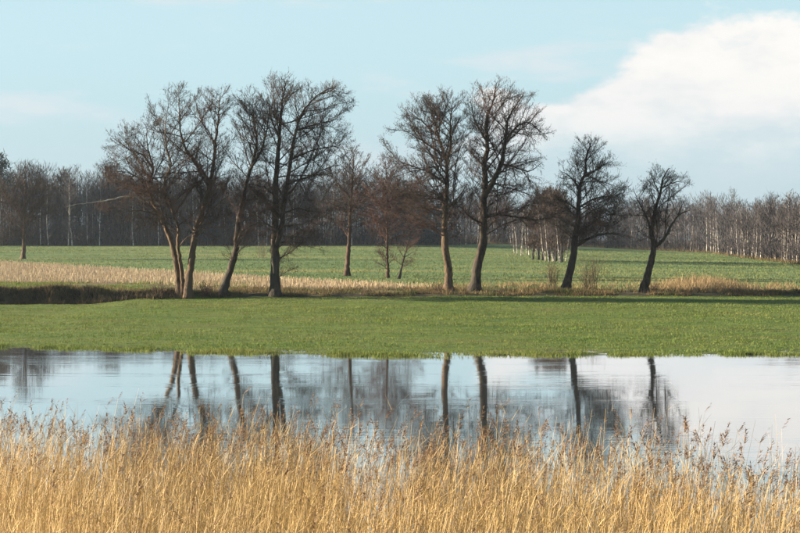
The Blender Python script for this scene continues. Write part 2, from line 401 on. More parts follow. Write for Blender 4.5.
def build_tree(name, stems, blobs, Y0, R0, barkm, twigm, label, cat, group=None, base=None, s1=0.23, s2=0.21, s3=0.10, t3=0.36, twr=0.0105, twiglets=2,
               cones=0.6, seed=1, depth=0.85, flare=0.7, up=0.12, local=False, r1=0.042, sides=12, droop=0.0, clear=0.0):
    """stems: dicts {p: [(px,py)..], dy: end depth offset, on: index of the stem it leaves or None, r: radius}
       blobs: ellipses (px, py, rx, ry, dy) that bound the crown; everything at distance Y0.
       Boughs leave the stems and run to the crown's edge, side branches leave the boughs, twigs leave the side branches."""
    g = np.random.default_rng(seed)
    if base is None: base = np.array([(stems[0]['p'][0][0] - 400) / F * Y0, Y0, 0.0]); base[2] = float(ground(base[0], Y0))
    conv = (lambda q: np.array([q[0], 0.0, q[1]])) if local else (lambda q: pix(q[0], q[1], Y0) - base)
    sc_ = 1.0 if local else Y0 / F
    C = np.array([conv(b) + np.array([0, b[4] if len(b) > 4 else 0, 0]) for b in blobs])
    S = np.array([[b[2], max(b[2], b[3] * 0.8) * depth, b[3]] for b in blobs]) * sc_ * (1.0 if local else 1.06)
    def inside(Q): return ((((Q[:, None] - C[None]) / S[None]) ** 2).sum(2) < 1).any(1)
    root = bpy.data.objects.new(name, None); col.objects.link(root); root.location = base; root.empty_display_size = 0.5
    tag(root, label, cat, group)
    stemP, stemR, stemO = [], [], []
    for k, s in enumerate(stems):
        pts = np.array([conv(q) for q in s['p']])
        f = np.linspace(0, 1, len(pts)); pts[:, 1] += s.get('y0', 0) + (s.get('dy', 0) - s.get('y0', 0)) * f ** 1.3
        r_ = s.get('r', R0)
        if s.get('on') is None: pts = np.concatenate([[pts[0] - (0, 0, 0.5)], pts])
        else:
            par = stemP[s['on']]; j = int(np.argmin(np.linalg.norm(par - pts[0], axis=1))); pts[0] = par[j]; r_ = min(r_, stemR[s['on']][j] * 0.9)
        q = resample(pts, 0.28 if not local else 0.6)
        q[2:-1] += g.normal(0, 0.022, q[2:-1].shape)
        t_ = np.linspace(0, 1, len(q))
        rr = r_ * ((1 - t_) ** 0.9 * 0.93 + 0.07) + 0.006
        stemP.append(q); stemR.append(rr.copy())
        if s.get('on') is None: rr = rr * (1 + flare * np.exp(-np.clip(q[:, 2], 0, None) / 0.45))
        v, qd = tube(q, rr, sides if s.get('on') is None or not local else 6, 0.12, seed + k)
        nm = 'trunk' if s.get('on') is None else 'limb'
        stemO.append(link(nm, mesh_tris(nm, v, qd, smooth_shade=True), M[s.get('mat', barkm)], root if s.get('on') is None else stemO[s['on']] if stems[s['on']].get('on') is None else stemO[s['on']].parent))
        if s.get('bare'): stemO[-1]['label'] = 'long bleached dead bough'
    Vs, Qs, off = [], [], 0
    L2b, L2d, L2l = [], [], []            # twig carriers: start, end
    ts = np.arange(0.25, 8.0, 0.25)
    def limb_line(p0, d, ln, r_, lift, wob, nseg):
        P = [p0]; cur = d.copy()
        for i in range(nseg):
            cur = cur + g.normal(0, wob, 3) + np.array([0, 0, lift])
            cur /= np.linalg.norm(cur)
            P.append(P[-1] + cur * ln / nseg)
        return np.array(P)
    ga = g.uniform(0, 6.28)
    for k, s in enumerate(stems):
        if s.get('bare'): continue
        q, rr = stemP[k], stemR[k]
        d_ = np.r_[0, np.cumsum(np.linalg.norm(np.diff(q, axis=0), axis=1))]
        pos = (clear * d_[-1] if s.get('on') is None else 0) + g.uniform(0, s1)
        while pos < d_[-1]:
            i = min(int(np.searchsorted(d_, pos)), len(q) - 1); i = max(i, 1)
            T = q[i] - q[i - 1]; T /= np.linalg.norm(T) + 1e-9
            ga += 2.4 + g.normal(0, 0.5)
            frac = pos / d_[-1]
            d = perp_dirs(T, ga, R(g.uniform(48, 92) - 26 * frac))
            d[2] += 0.10 * up; d /= np.linalg.norm(d)
            pos += s1 * g.uniform(0.6, 1.4)
            ray = q[i][None] + d[None] * ts[:, None] + np.array([0, 0, 1.0])[None] * (0.035 * up * ts ** 2)[:, None]
            ins = np.where(inside(ray))[0]
            if len(ins) == 0: continue
            reach = ts[ins[-1]]
            if not inside(q[i][None])[0] and ts[ins[0]] > 2.6 * (1 if not local else 0.5): continue
            ln = reach * g.uniform(0.72, 1.04)
            r_ = min(rr[i] * 0.6, r1 * (0.45 + 0.22 * ln))
            ns = max(3, int(ln / 0.4))
            P = limb_line(q[i], d, ln, r_, 0.05 * up - droop, 0.10, ns)
            rad = np.linspace(r_, max(0.006, r_ * 0.18), ns + 1)
            v, qd = tube(P, rad, 5 if r_ > 0.03 else 3); Vs.append(v); Qs.append(qd + off); off += len(v)
            # side branches, alternating, flatter than the bough itself
            dd = np.r_[0, np.cumsum(np.linalg.norm(np.diff(P, axis=0), axis=1))]
            sp = max(0.15, 0.12 * ln) + g.uniform(0, s2); sgn = g.choice([-1, 1])
            L2b.append(P[-2]); L2d.append(P[-1] - P[-2]); L2l.append(0.3)
            while sp < dd[-1]:
                j = max(1, min(int(np.searchsorted(dd, sp)), ns)); f = (sp - dd[j - 1]) / max(dd[j] - dd[j - 1], 1e-6)
                b0 = P[j - 1] * (1 - f) + P[j] * f
                Tb = P[j] - P[j - 1]; Tb /= np.linalg.norm(Tb)
                sgn = -sgn
                sd = np.cross(Tb, np.array([0, 0, 1.0])); sd /= np.linalg.norm(sd) + 1e-9
                pol = R(g.uniform(32, 58))
                d2 = Tb * math.cos(pol) + (sd * sgn * math.cos(g.normal(0, 0.5)) + np.array([0, 0, 1.0]) * g.normal(0.15, 0.5)) * math.sin(pol)
                d2[2] += 0.12 * up; d2 /= np.linalg.norm(d2)
                l2 = min(2.2, 0.28 + 0.55 * (dd[-1] - sp) + 0.06 * ln) * g.uniform(0.6, 1.15)
                r2 = min(rad[j] * 0.65, 0.008 + 0.012 * l2)
                n2 = max(2, int(l2 / 0.35))
                P2 = limb_line(b0, d2, l2, r2, 0.05 * up - droop, 0.13, n2)
                v, qd = tube(P2, np.linspace(r2, 0.004, n2 + 1), 3); Vs.append(v); Qs.append(qd + off); off += len(v)
                for e in range(n2):
                    L2b.append(P2[e]); L2d.append(P2[e + 1] - P2[e]); L2l.append(l2)
                sp += s2 * g.uniform(0.6, 1.4)
    # twigs along the carriers
    B = np.array(L2b); D = np.array(L2d); LL = np.array(L2l)
    seg = np.linalg.norm(D, axis=1)
    kk = g.poisson(seg / s3) + 1
    i = np.repeat(np.arange(len(B)), kk)
    f = g.uniform(0, 1, len(i))[:, None]
    b0 = B[i] + D[i] * f
    u = D[i] / seg[i][:, None]
    d3 = u * 0.9 + g.normal(0, 0.5, (len(i), 3)); d3[:, 2] += 0.10 + 0.1 * up - droop * 3
    d3 /= np.linalg.norm(d3, axis=1)[:, None]
    l3 = t3 * g.uniform(0.4, 1.3, len(i))
    t0 = b0 + d3 * l3[:, None]
    v, qd, _ = ribbons(b0, t0, np.full(len(i), twr * 1.9), segs=1, taper=0.3, ang=g.uniform(0, math.pi, len(i))); Vs.append(v); Qs.append(qd + off); off += len(v)
    if twiglets:
        j = np.repeat(np.arange(len(i)), twiglets); f = g.uniform(0.15, 0.95, len(j))[:, None]
        b2 = b0[j] * (1 - f) + t0[j] * f
        d4 = d3[j] * 0.9 + g.normal(0, 0.42, (len(j), 3)); d4[:, 2] += 0.1 * up; d4 /= np.linalg.norm(d4, axis=1)[:, None]
        t2 = b2 + d4 * (t3 * 0.45 * g.uniform(0.4, 1.2, len(j)))[:, None]
        v, qd, _ = ribbons(b2, t2, np.full(len(j), twr * 1.5), segs=1, taper=0.4, ang=g.uniform(0, math.pi, len(j))); Vs.append(v); Qs.append(qd + off); off += len(v)
    if cones:                                 # alder cones and catkins hang at the twig ends
        j = np.where(g.uniform(0, 1, len(t0)) < cones)[0]
        b2 = t0[j] - d3[j] * 0.05 * g.uniform(0, 2, len(j))[:, None]
        v, qd, _ = ribbons(b2, b2 + np.stack([g.normal(0, 0.02, len(j)), g.normal(0, 0.02, len(j)), -g.uniform(0.03, 0.07, len(j))], 1), np.full(len(j), 0.04), segs=1, taper=0.6, ang=g.uniform(0, math.pi, len(j))); Vs.append(v); Qs.append(qd + off); off += len(v)
    link('crown', mesh_tris('crown', np.concatenate(Vs), np.concatenate(Qs)), M[twigm], root)
    return root

YR = 165.0
def base_at(px, py): return hit(px, py)

ROW = 'alders along the ditch bank'
# --- tree with three stems and a long bleached dead bough
bA = base_at(186, 296)
build_tree('alder_tree', [
    dict(p=[(180, 296), (179, 290), (175, 257), (169, 236), (158, 213), (150, 199), (147.5, 182), (152, 168), (146, 150), (144, 132)], dy=1.5, y0=0.3, r=0.30),
    dict(p=[(184, 296), (181, 264), (178, 241), (180.5, 231), (176, 217), (172, 203), (165, 192), (166, 180), (174, 166), (169, 149), (168, 128), (172, 105)], dy=-2.0, y0=-0.2, r=0.18),
    dict(p=[(189, 297), (190, 274), (193.4, 250), (195.7, 230), (200.4, 217), (206, 201), (208.6, 189), (213, 166), (215, 142), (217.5, 121), (218.7, 95)], dy=1.0, y0=-0.5, r=0.33),
    dict(p=[(208, 185), (204.6, 173), (186, 149.5), (182, 133), (181, 95)], dy=-1.5, on=2, r=0.15),
    dict(p=[(152, 168), (141, 154), (127, 149), (115, 141)], dy=2.5, y0=1.3, on=0, r=0.13),
    dict(p=[(150, 199), (138, 197), (126.5, 195.5), (114, 199), (101, 202), (81, 204), (69, 207)], dy=-1.0, y0=0.8, on=0, r=0.075, mat='dead_wood', bare=True),
    dict(p=[(196, 232), (207, 214), (222, 202), (232, 196)], dy=-2.0, y0=0, on=2, r=0.10),
    dict(p=[(195, 238), (206, 228), (218, 226), (232, 230)], dy=-2.2, y0=-0.4, on=2, r=0.06),
    dict(p=[(160, 218), (146, 211), (132, 211), (118, 216)], dy=-2.4, y0=0.4, on=0, r=0.06),
    dict(p=[(147.5, 182), (132, 174), (118, 170), (104, 172)], dy=1.5, y0=0.9, on=0, r=0.07),
    dict(p=[(178, 236), (168, 222), (160, 218), (150, 222)], dy=-2.0, y0=-0.6, on=1, r=0.05),
    dict(p=[(127, 149), (114, 140), (104, 132)], dy=2.0, y0=2.0, on=4, r=0.06),
], [(122, 146, 24, 22, 1.5), (150, 124, 24, 22, 0), (180, 104, 20, 24, -1), (217, 105, 20, 26, 0.5), (200, 140, 30, 24, 0), (140, 178, 34, 24, -0.5), (215, 178, 26, 30, -1), (165, 205, 22, 16, -1.5), (215, 222, 20, 20, -1.5), (122, 208, 26, 14, -2), (108, 158, 16, 22, 1.5), (185, 170, 24, 26, 0), (150, 222, 20, 12, -2)],
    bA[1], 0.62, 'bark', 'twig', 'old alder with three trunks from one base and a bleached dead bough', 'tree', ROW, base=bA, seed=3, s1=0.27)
# --- leaning alder
bB = base_at(222, 294)
build_tree('alder_tree', [
    dict(p=[(222, 295), (231, 267), (237, 248), (236, 242), (238, 222), (243, 199), (246, 180), (254, 156.5), (256, 140), (251.5, 105)], dy=1.2, r=0.33),
    dict(p=[(247, 172), (262, 150), (268, 128), (271, 108)], dy=-1.5, y0=0.6, on=0, r=0.12),
    dict(p=[(237, 246), (246, 232), (252, 226)], dy=-1, on=0, r=0.06),
], [(250, 110, 24, 22, 0), (264, 130, 18, 26, 0), (240, 146, 22, 26, 0.5), (252, 185, 24, 26, 0), (242, 222, 18, 20, -1), (232, 236, 14, 14, -1)],
    bB[1], 0.46, 'bark_dark', 'twig', 'leaning dark alder beside the three-trunked alder, kinked low on its trunk', 'tree', ROW, base=bB, seed=5, s1=0.17)
# --- tall alder, forking low
bC = base_at(275, 295)
build_tree('alder_tree', [
    dict(p=[(275.5, 296), (275, 275), (274.6, 250), (275.7, 215), (275, 185), (277, 165), (279, 135), (280.5, 112), (285, 82)], dy=1.0, r=0.42),
    dict(p=[(275.5, 252), (281.6, 229), (284, 206), (288, 182), (293.4, 147), (299, 124), (306, 109.5), (320, 95.5), (338, 88)], dy=-2, y0=-0.2, on=0, r=0.24),
    dict(p=[(290, 186), (308, 178), (327, 169), (342, 166)], dy=-2.5, y0=-1, on=1, r=0.10),
    dict(p=[(275, 195), (262, 186), (250, 184), (240, 186)], dy=1.5, y0=0.3, on=0, r=0.09),
    dict(p=[(279, 140), (270, 118), (266, 95)], dy=1.8, y0=0.6, on=0, r=0.09),
    dict(p=[(297, 130), (318, 124), (340, 118)], dy=1.0, y0=-1, on=1, r=0.09),
    dict(p=[(284, 212), (298, 208), (314, 212), (330, 214)], dy=-2.0, y0=-0.3, on=1, r=0.07),
    dict(p=[(275, 226), (262, 222), (250, 226), (242, 234)], dy=-1.5, on=0, r=0.06),
    dict(p=[(282, 226), (296, 226), (308, 234), (318, 244)], dy=1.5, y0=-0.2, on=1, r=0.05),
    dict(p=[(320, 95), (336, 92), (350, 96)], dy=-1.5, y0=-1.6, on=1, r=0.05),
    dict(p=[(292, 160), (312, 150), (334, 146), (348, 150)], dy=1.5, y0=-0.9, on=1, r=0.08),
], [(285, 92, 26, 18, 0), (318, 100, 28, 20, -1), (270, 125, 20, 28, 0.5), (335, 118, 18, 22, 0), (305, 145, 34, 28, 0), (265, 165, 22, 28, 0), (330, 172, 26, 22, -1), (300, 200, 34, 22, -1), (255, 200, 22, 18, 0), (312, 226, 28, 20, 0.5), (285, 258, 16, 14, 1.5), (342, 142, 15, 24, 0), (343, 98, 13, 14, -1), (255, 230, 20, 16, -1)],
    bC[1], 0.55, 'bark_dark', 'twig', 'tall dark alder that forks into two upright stems, widest crown spreading over maize stubble', 'tree', ROW, base=bC, seed=8, s1=0.29)
# --- straight red-barked tree in the stubble
bD = base_at(347, 276)
build_tree('alder_tree', [
    dict(p=[(347, 277), (348, 255), (349.5, 235), (351, 200), (353, 168), (354, 150)], dy=0.5, r=0.28),
    dict(p=[(350, 215), (362, 198), (370, 186)], dy=-1.5, on=0, r=0.07),
    dict(p=[(351, 200), (340, 186), (332, 176)], dy=1.0, on=0, r=0.07),
], [(352, 160, 20, 15, 0), (340, 178, 22, 18, 0), (364, 180, 20, 18, 0), (335, 206, 24, 20, 0), (364, 210, 20, 20, 0)],
    bD[1], 0.33, 'bark_red', 'twig', 'straight reddish trunk with a small crown, standing out in the stubble', 'tree', base=bD, seed=12, s1=0.19, s3=0.13, twr=0.017, twiglets=1)
# --- thin red-brown tree and its leaning neighbour
bE = base_at(388, 278)
build_tree('young_alder_tree', [
    dict(p=[(388, 279), (387, 250), (387, 220), (386.5, 190), (386, 165)], dy=0.4, r=0.16),
    dict(p=[(387, 250), (380, 243), (374, 241)], dy=-0.6, on=0, r=0.04),
    dict(p=[(387, 215), (375, 200), (366, 194)], dy=1.0, on=0, r=0.05),
    dict(p=[(387, 212), (400, 198), (409, 190)], dy=-1.0, on=0, r=0.05),
], [(386, 174, 20, 18, 0), (374, 194, 22, 20, 0), (402, 196, 22, 22, 0), (386, 216, 32, 18, 0), (384, 255, 12, 14, 0)],
    bE[1], 0.20, 'bark_red', 'twig_red', 'thin straight tree with a dense red-brown crown behind the stubble edge', 'tree', base=bE, seed=15, s1=0.17, s2=0.2, s3=0.13, twr=0.018, twiglets=1)
bE2 = base_at(399, 279)
build_tree('young_alder_tree', [
    dict(p=[(398, 280), (401, 270), (404, 258), (407, 246), (411, 228)], dy=0.4, r=0.13),
    dict(p=[(404, 258), (412, 252), (418, 250)], dy=-0.6, on=0, r=0.035),
], [(410, 226, 14, 16, 0), (404, 252, 16, 14, 0)],
    bE2[1], 0.13, 'bark_dark', 'twig_red', 'short slanting dark sapling beside the thin red-brown tree', 'tree', base=bE2, seed=16)
# --- round crowned alder, lit trunk
bF = base_at(447, 291)
build_tree('alder_tree', [
    dict(p=[(448, 292), (449, 274), (446, 255), (444.6, 236), (444.5, 224), (446, 203), (447.5, 182), (447, 160), (440, 142), (436, 126), (430, 104)], dy=1.0, r=0.37),
    dict(p=[(447, 162), (450.5, 150), (450.5, 119), (453, 98)], dy=-1.2, y0=0.4, on=0, r=0.16),
    dict(p=[(446, 210), (460, 196), (468, 182)], dy=-1.5, on=0, r=0.10),
    dict(p=[(447, 185), (430, 172), (410, 165), (396, 160)], dy=1.5, on=0, r=0.10),
    dict(p=[(446, 200), (426, 196), (408, 196)], dy=-1.5, on=0, r=0.08),
    dict(p=[(438, 135), (420, 120), (408, 112)], dy=-1.0, y0=0.6, on=0, r=0.08),
], [(432, 106, 28, 17, 0), (455, 104, 16, 16, 0), (410, 125, 24, 20, 0), (448, 135, 24, 24, 0), (402, 150, 20, 18, 0), (430, 165, 34, 20, 0), (418, 196, 32, 20, 0), (460, 178, 14, 24, 0), (455, 212, 22, 18, 0), (394, 172, 16, 16, 0), (425, 220, 26, 14, 0)],
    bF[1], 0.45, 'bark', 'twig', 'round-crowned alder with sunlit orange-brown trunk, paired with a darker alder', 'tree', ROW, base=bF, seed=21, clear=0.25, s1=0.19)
# --- its darker neighbour
bG = base_at(476, 291)
build_tree('alder_tree', [
    dict(p=[(475, 292), (477, 267), (483, 243), (484.5, 227), (483.5, 203), (485.7, 185), (484.6, 163), (488, 150), (486, 119), (494, 100), (497, 82)], dy=1.2, r=0.45),
    dict(p=[(485, 200), (493, 182), (502, 161), (504.6, 145), (507, 119), (514, 108), (522, 96)], dy=-1.5, on=0, r=0.24),
    dict(p=[(504, 140), (516, 127), (528, 121), (542, 132)], dy=0.5, y0=-0.8, on=1, r=0.10),
    dict(p=[(500, 166), (510, 166), (528, 173), (541, 163)], dy=-2.0, y0=-0.6, on=1, r=0.10),
    dict(p=[(484.5, 218), (497, 214), (518, 217.5), (538, 220), (554, 217)], dy=-1.5, on=0, r=0.13),
    dict(p=[(484, 226), (470, 218), (462, 208), (455, 206)], dy=-1.5, on=0, r=0.10),
    dict(p=[(486, 140), (474, 120), (470, 100)], dy=-0.6, y0=0.8, on=0, r=0.09),
], [(498, 92, 20, 13, 0), (476, 102, 14, 18, 0), (522, 104, 22, 18, 0), (492, 128, 26, 22, 0), (535, 132, 16, 18, 0), (478, 160, 18, 24, 0), (515, 158, 28, 22, 0), (540, 168, 12, 14, 0), (505, 192, 34, 18, 0), (476, 205, 20, 18, 0), (535, 214, 20, 14, -1), (505, 228, 28, 12, -0.5)],
    bG[1], 0.55, 'bark_dark', 'twig', 'thick dark alder with forked crown close beside the round-crowned one', 'tree', ROW, base=bG, seed=25, clear=0.22, s1=0.2)
# --- alder with long low boughs
bH = base_at(566, 292)
build_tree('alder_tree', [
    dict(p=[(565, 293), (570, 274), (574.5, 250), (574, 241), (578, 224), (579, 204), (580, 185), (587, 171), (586, 158), (591, 146), (592, 138)], dy=0.8, r=0.37),
    dict(p=[(576.5, 246), (587.5, 238.7), (599, 234.5), (612, 233), (622, 237)], dy=-1.8, on=0, r=0.16),
    dict(p=[(578, 236), (587.5, 224.6), (606, 215), (618, 214)], dy=0.8, on=0, r=0.11),
    dict(p=[(579, 206), (595, 198), (612, 196), (624, 192)], dy=-1.2, on=0, r=0.09),
    dict(p=[(580, 188), (570, 176), (560, 170)], dy=1.0, on=0, r=0.08),
    dict(p=[(579, 210), (566, 202), (556, 200)], dy=-1.0, on=0, r=0.08),
    dict(p=[(584, 176), (600, 168), (612, 160)], dy=1.2, on=0, r=0.08),
], [(591, 146, 18, 13, 0), (578, 165, 24, 16, 0), (605, 166, 20, 14, 0), (566, 186, 20, 14, 0), (603, 190, 30, 14, 0), (610, 212, 26, 14, -0.5), (590, 225, 28, 14, 0), (615, 230, 18, 12, -0.5), (558, 210, 16, 16, 0)],
    bH[1], 0.46, 'bark_dark', 'twig', 'alder with layered crown and one long curved low bough, in front of the birch copse', 'tree', ROW, base=bH, seed=31, clear=0.3, s1=0.18)
# --- sparse outermost alder
bI = base_at(643, 292.5)
build_tree('alder_tree', [
    dict(p=[(643.4, 293), (647, 278.6), (653, 255), (654, 246), (651, 229), (655, 217.5), (656, 208), (662, 189), (663, 178), (670, 168)], dy=0.6, r=0.34),
    dict(p=[(654, 247), (663, 241), (669, 229), (674, 218.7), (682, 211.7), (688, 210.5)], dy=-1.0, on=0, r=0.17),
    dict(p=[(676, 217), (679, 209), (683, 200)], dy=-0.6, y0=-0.8, on=1, r=0.07),
    dict(p=[(651, 230), (645, 212.6), (637.6, 198), (634, 188)], dy=0.8, on=0, r=0.10),
    dict(p=[(662, 190), (672, 182), (688, 181)], dy=0.6, on=0, r=0.06),
    dict(p=[(660, 196), (653, 180), (648, 172)], dy=-0.6, on=0, r=0.06),
], [(662, 174, 16, 9, 0), (680, 181, 12, 7, 0), (643, 196, 14, 12, 0), (650, 214, 18, 12, 0), (640, 228, 18, 12, 0), (680, 205, 9, 9, -0.5), (674, 234, 9, 11, 0), (630, 212, 12, 12, 0)],
    bI[1], 0.40, 'bark_dark', 'twig', 'small sparse alder standing alone at the end of the row, one bough sweeping upward', 'tree', ROW, base=bI, seed=37, clear=0.36, s1=0.2)
# --- lone tree by the far end of the stubble
bJ = base_at(23, 259)
build_tree('field_tree', [
    dict(p=[(23, 260), (24, 240), (24.5, 215), (25, 190), (26, 168)], dy=0.5, r=0.34),
    dict(p=[(24.5, 222), (12, 205), (2, 195)], dy=1.0, on=0, r=0.10),
    dict(p=[(24.5, 222), (40, 205), (50, 194)], dy=-1.0, on=0, r=0.10),
    dict(p=[(24, 240), (12, 236), (0, 236)], dy=-1.0, on=0, r=0.08),
], [(25, 176, 20, 14, 0), (10, 192, 20, 18, 0), (42, 192, 18, 18, 0), (25, 212, 30, 16, 0), (-2, 230, 16, 12, 0), (38, 232, 12, 10, 0)],
    bJ[1], 0.42, 'bark', 'twig_brown', 'broad brown-crowned tree at the far corner of the stubble before the dark wood', 'tree', base=bJ, seed=41, s1=0.2, s2=0.3, s3=0.2, twr=0.026, t3=0.5, twiglets=1)

# ------------------------------------------------------------------ woodland prototypes (built at unit place, copied)
def proto_bare(kind, h, seed, wide=0.2, low=0.35, barkm='birch_bark', twigm='birch_twig', R0=0.16, s1=0.42, s2=0.6, s3=0.36, twr=0.028):
    g = np.random.default_rng(seed)
    lx = g.normal(0, 0.035 * h)
    st = [dict(p=[(0, -0.2), (lx * 0.3 + g.normal(0, 0.1), h * 0.3), (lx * 0.7, h * 0.6), (lx, h * 0.95)], dy=g.normal(0, 0.3), r=R0)]
    bl = [(lx * 0.9, h * 0.84, h * wide * 0.65, h * 0.16), (lx * 0.7, h * 0.66, h * wide, h * 0.17), (lx * 0.5, h * (low + 0.12), h * wide * 0.8, h * 0.14)]
    r = build_tree('proto', st, bl, 0, R0, barkm, twigm, None, None, base=np.zeros(3), s1=s1, s2=s2, s3=s3, t3=0.7, twr=twr, twiglets=1, cones=0, seed=seed, local=True, depth=1.0, flare=0.2, up=1.4, sides=7, r1=0.05)
    return r

def fan_boughs(name, specs, material, g, needle, nwid):
    """conifer boughs: needle ribbons hung along each bough line"""
    parts = []
    for a, z, ln, droop, cnt in specs:
        d = np.array([math.cos(a), math.sin(a), 0.0]); s = np.array([-d[1], d[0], 0.0])
        f = g.uniform(0.1, 1.0, cnt)
        base = d[None] * (f * ln)[:, None]; base[:, 2] = z + droop * (f ** 1.5) * ln
        sp_ = (1.05 - f * 0.75) * ln * 0.42
        off = s[None] * (g.uniform(-1, 1, cnt) * sp_)[:, None] + d[None] * (g.uniform(0, 0.35, cnt) * ln * 0.4)[:, None]
        off[:, 2] -= g.uniform(0.05, needle, cnt)
        parts.append(ribbons(base, base + off, np.full(cnt, nwid) * g.uniform(0.6, 1.3, cnt), segs=1, taper=0.3, ang=g.uniform(0, math.pi, cnt)))
    return parts

def proto_spruce(h, seed, cnt=13, wid=0.30):
    g = np.random.default_rng(seed)
    root = bpy.data.objects.new('proto', None); col.objects.link(root)
    z = np.linspace(-0.3, h, 9)
    v, q = tube(np.stack([0 * z, 0 * z, z], 1), np.linspace(0.2, 0.02, 9), 6)
    link('trunk', mesh_tris('trunk', v, q), M['wood_bark'], root)
    specs = []
    zz = 0.6
    while zz < h - 0.3:
        ln = (1 - zz / h) ** 0.8 * h * 0.2 + 0.3
        for k in range(6): specs.append((g.uniform(0, 6.28), zz + g.uniform(-0.2, 0.2), ln * g.uniform(0.7, 1.15), -0.28 * g.uniform(0.5, 1.3), cnt))
        zz += 0.75
    v, q, k = cat_rib(fan_boughs('crown', specs, None, g, 0.55, wid))
    link('crown', mesh_tris('crown', v, q), M['spruce_needle'], root)
    return root

def proto_pine(h, seed):
    g = np.random.default_rng(seed)
    root = bpy.data.objects.new('proto', None); col.objects.link(root)
    z = np.linspace(-0.3, h * 0.95, 9)
    v, q = tube(np.stack([0.15 * np.sin(z * 0.5 + seed), 0 * z, z], 1), np.linspace(0.24, 0.04, 9), 7)
    link('trunk', mesh_tris('trunk', v, q), M['pine_bark'], root)
    parts = []
    for k in range(26):
        f = g.uniform(0, 1); a = g.uniform(0, 6.28)
        rr = (1.0 - abs(f - 0.35) * 0.9) * h * 0.16 * g.uniform(0.3, 1.0)
        c = np.array([math.cos(a) * rr, math.sin(a) * rr, h * (0.58 + 0.42 * f)])
        cnt = 60
        u = g.normal(size=(cnt, 3)) * np.array([0.75, 0.75, 0.38])
        b0 = c + u
        parts.append(ribbons(b0, b0 + g.normal(0, 0.32, (cnt, 3)) + np.array([0, 0, 0.18]), np.full(cnt, 0.24), segs=1, taper=0.2, ang=g.uniform(0, math.pi, cnt)))
    v, q, k = cat_rib(parts)
    link('crown', mesh_tris('crown', v, q), M['pine_needle'], root)
    return root

PROTO = dict(
    birch=[proto_bare('birch', 13, 100 + i, wide=0.18 + 0.02 * i, R0=0.10, low=0.12, s1=0.34, s2=0.5) for i in range(4)],
    dark=[proto_bare('dark', 16, 120 + i, wide=0.20, low=0.08, barkm='wood_bark', twigm='wood_twig', R0=0.17, s1=0.36, s2=0.5) for i in range(3)],
    brown=[proto_bare('brown', 14, 140 + i, wide=0.26, low=0.17, s1=0.26, s2=0.36, s3=0.28, twr=0.04, barkm='wood_bark', twigm='twig_brown', R0=0.17) for i in range(2)],
    spruce=[proto_spruce(15, 160), proto_spruce(13, 161)],
    pine=[proto_pine(17, 170), proto_pine(16, 171)])
BASEH = dict(birch=13, dark=16, brown=14, spruce=15, pine=17)
used_proto = set()
wr = random.Random(99)
def plant(kind, name, x, y, h, label, group, cat='tree', girth=1.0, tilt=0.03):
    pr = wr.choice(PROTO[kind]); s = h / BASEH[kind]
    if pr.name in used_proto: o = copy_tree(pr)
    else: used_proto.add(pr.name); o = pr
    o.name = name
    o.location = (x, y, float(ground(x, y)))
    o.rotation_euler = (wr.gauss(0, tilt), wr.gauss(0, tilt), wr.uniform(0, 6.28))
    o.scale = (s * girth, s * girth, s)
    tag(o, label, cat, group)
    return o

TOPPX = [-40, 0, 40, 100, 200, 300, 400, 470, 520, 600, 660, 690, 720, 760, 800, 840]
TOPPY = [160, 160, 166, 168, 172, 172, 175, 186, 200, 203, 200, 195, 201, 199, 197, 195]
def edge_h(px, Y):
    x = (px - 400) / F * Y
    ztop = CAMH + (HZ - np.interp(px, TOPPX, TOPPY) - 3.5 * math.sin(px * 0.085 + 1.0) - 2.5 * math.sin(px * 0.21) + 2) / F * Y
    return max(6.0, ztop - float(ground(x, Y)))

rear = []           # (x, y, height, crown radius, mauve?)
for px in np.arange(-300, 850, 4.6):
    for dz in ((0, 7, 14, 24, 36, 50) if px < -30 else ((20, 28, 38, 50) if px < 480 else (0, 5, 10, 16, 24, 34, 44))):
        p_ = px + wr.uniform(-4, 4); e_ = float(np.interp(p_, EPX, EY))
        Y = e_ + dz * (1.15 if p_ > 700 else 1) + wr.uniform(-3, 3)
        h = edge_h(max(p_, -40), e_ + dz * 0.5) * wr.choice((0.6, 0.75, 0.85, 0.92, 1.0, 1.06)) * wr.uniform(0.94, 1.04)
        rear.append(((p_ - 400) / F * Y, Y, h, h * wr.uniform(0.11, 0.21), p_ > 480 or wr.random() < 0.2))
def crown_mass(rows, per):
    parts = []
    for x, y, h, rx, _ in rows:
        z0 = float(ground(x, y))
        u = rng.normal(size=(per, 3)); u /= np.linalg.norm(u, axis=1)[:, None]; u *= (rng.uniform(0, 1, per) ** 0.42)[:, None]
        zc = u[:, 2]
        b0 = np.stack([x + u[:, 0] * rx, y + u[:, 1] * rx, z0 + h * (0.52 + 0.45 * zc)], 1)
        out = np.stack([u[:, 0] * 0.55, u[:, 1] * 0.55, 0.75 + 0 * zc], 1) + rng.normal(0, 0.3, (per, 3))
        out *= (rng.uniform(0.5, 1.3, per) * 0.075 * h)[:, None]
        parts.append(ribbons(b0, b0 + out, 0.115 * rng.uniform(0.6, 1.3, per), segs=1, taper=0.25, ang=rng.uniform(0, math.pi, per)))
    v, q, _ = cat_rib(parts)
    return v, q
V1, Q1 = crown_mass([r for r in rear if not r[4]], 200)
V2, Q2 = crown_mass([r for r in rear if r[4]], 150)
off = 0; tv, tq = [], []
for x, y, h, rx, _ in rear:
    z0 = float(ground(x, y)); bx_ = rng.normal(0, 0.02 * h)
    v, q = tube(np.array([[x, y, z0 - 0.3], [x + bx_ * 0.5, y, z0 + h * 0.45], [x + bx_, y, z0 + h * 0.9]]), np.array([0.09, 0.06, 0.015]), 4)
    tv.append(v); tq.append(q + off); off += len(v)
V3, Q3 = np.concatenate(tv), np.concatenate(tq)
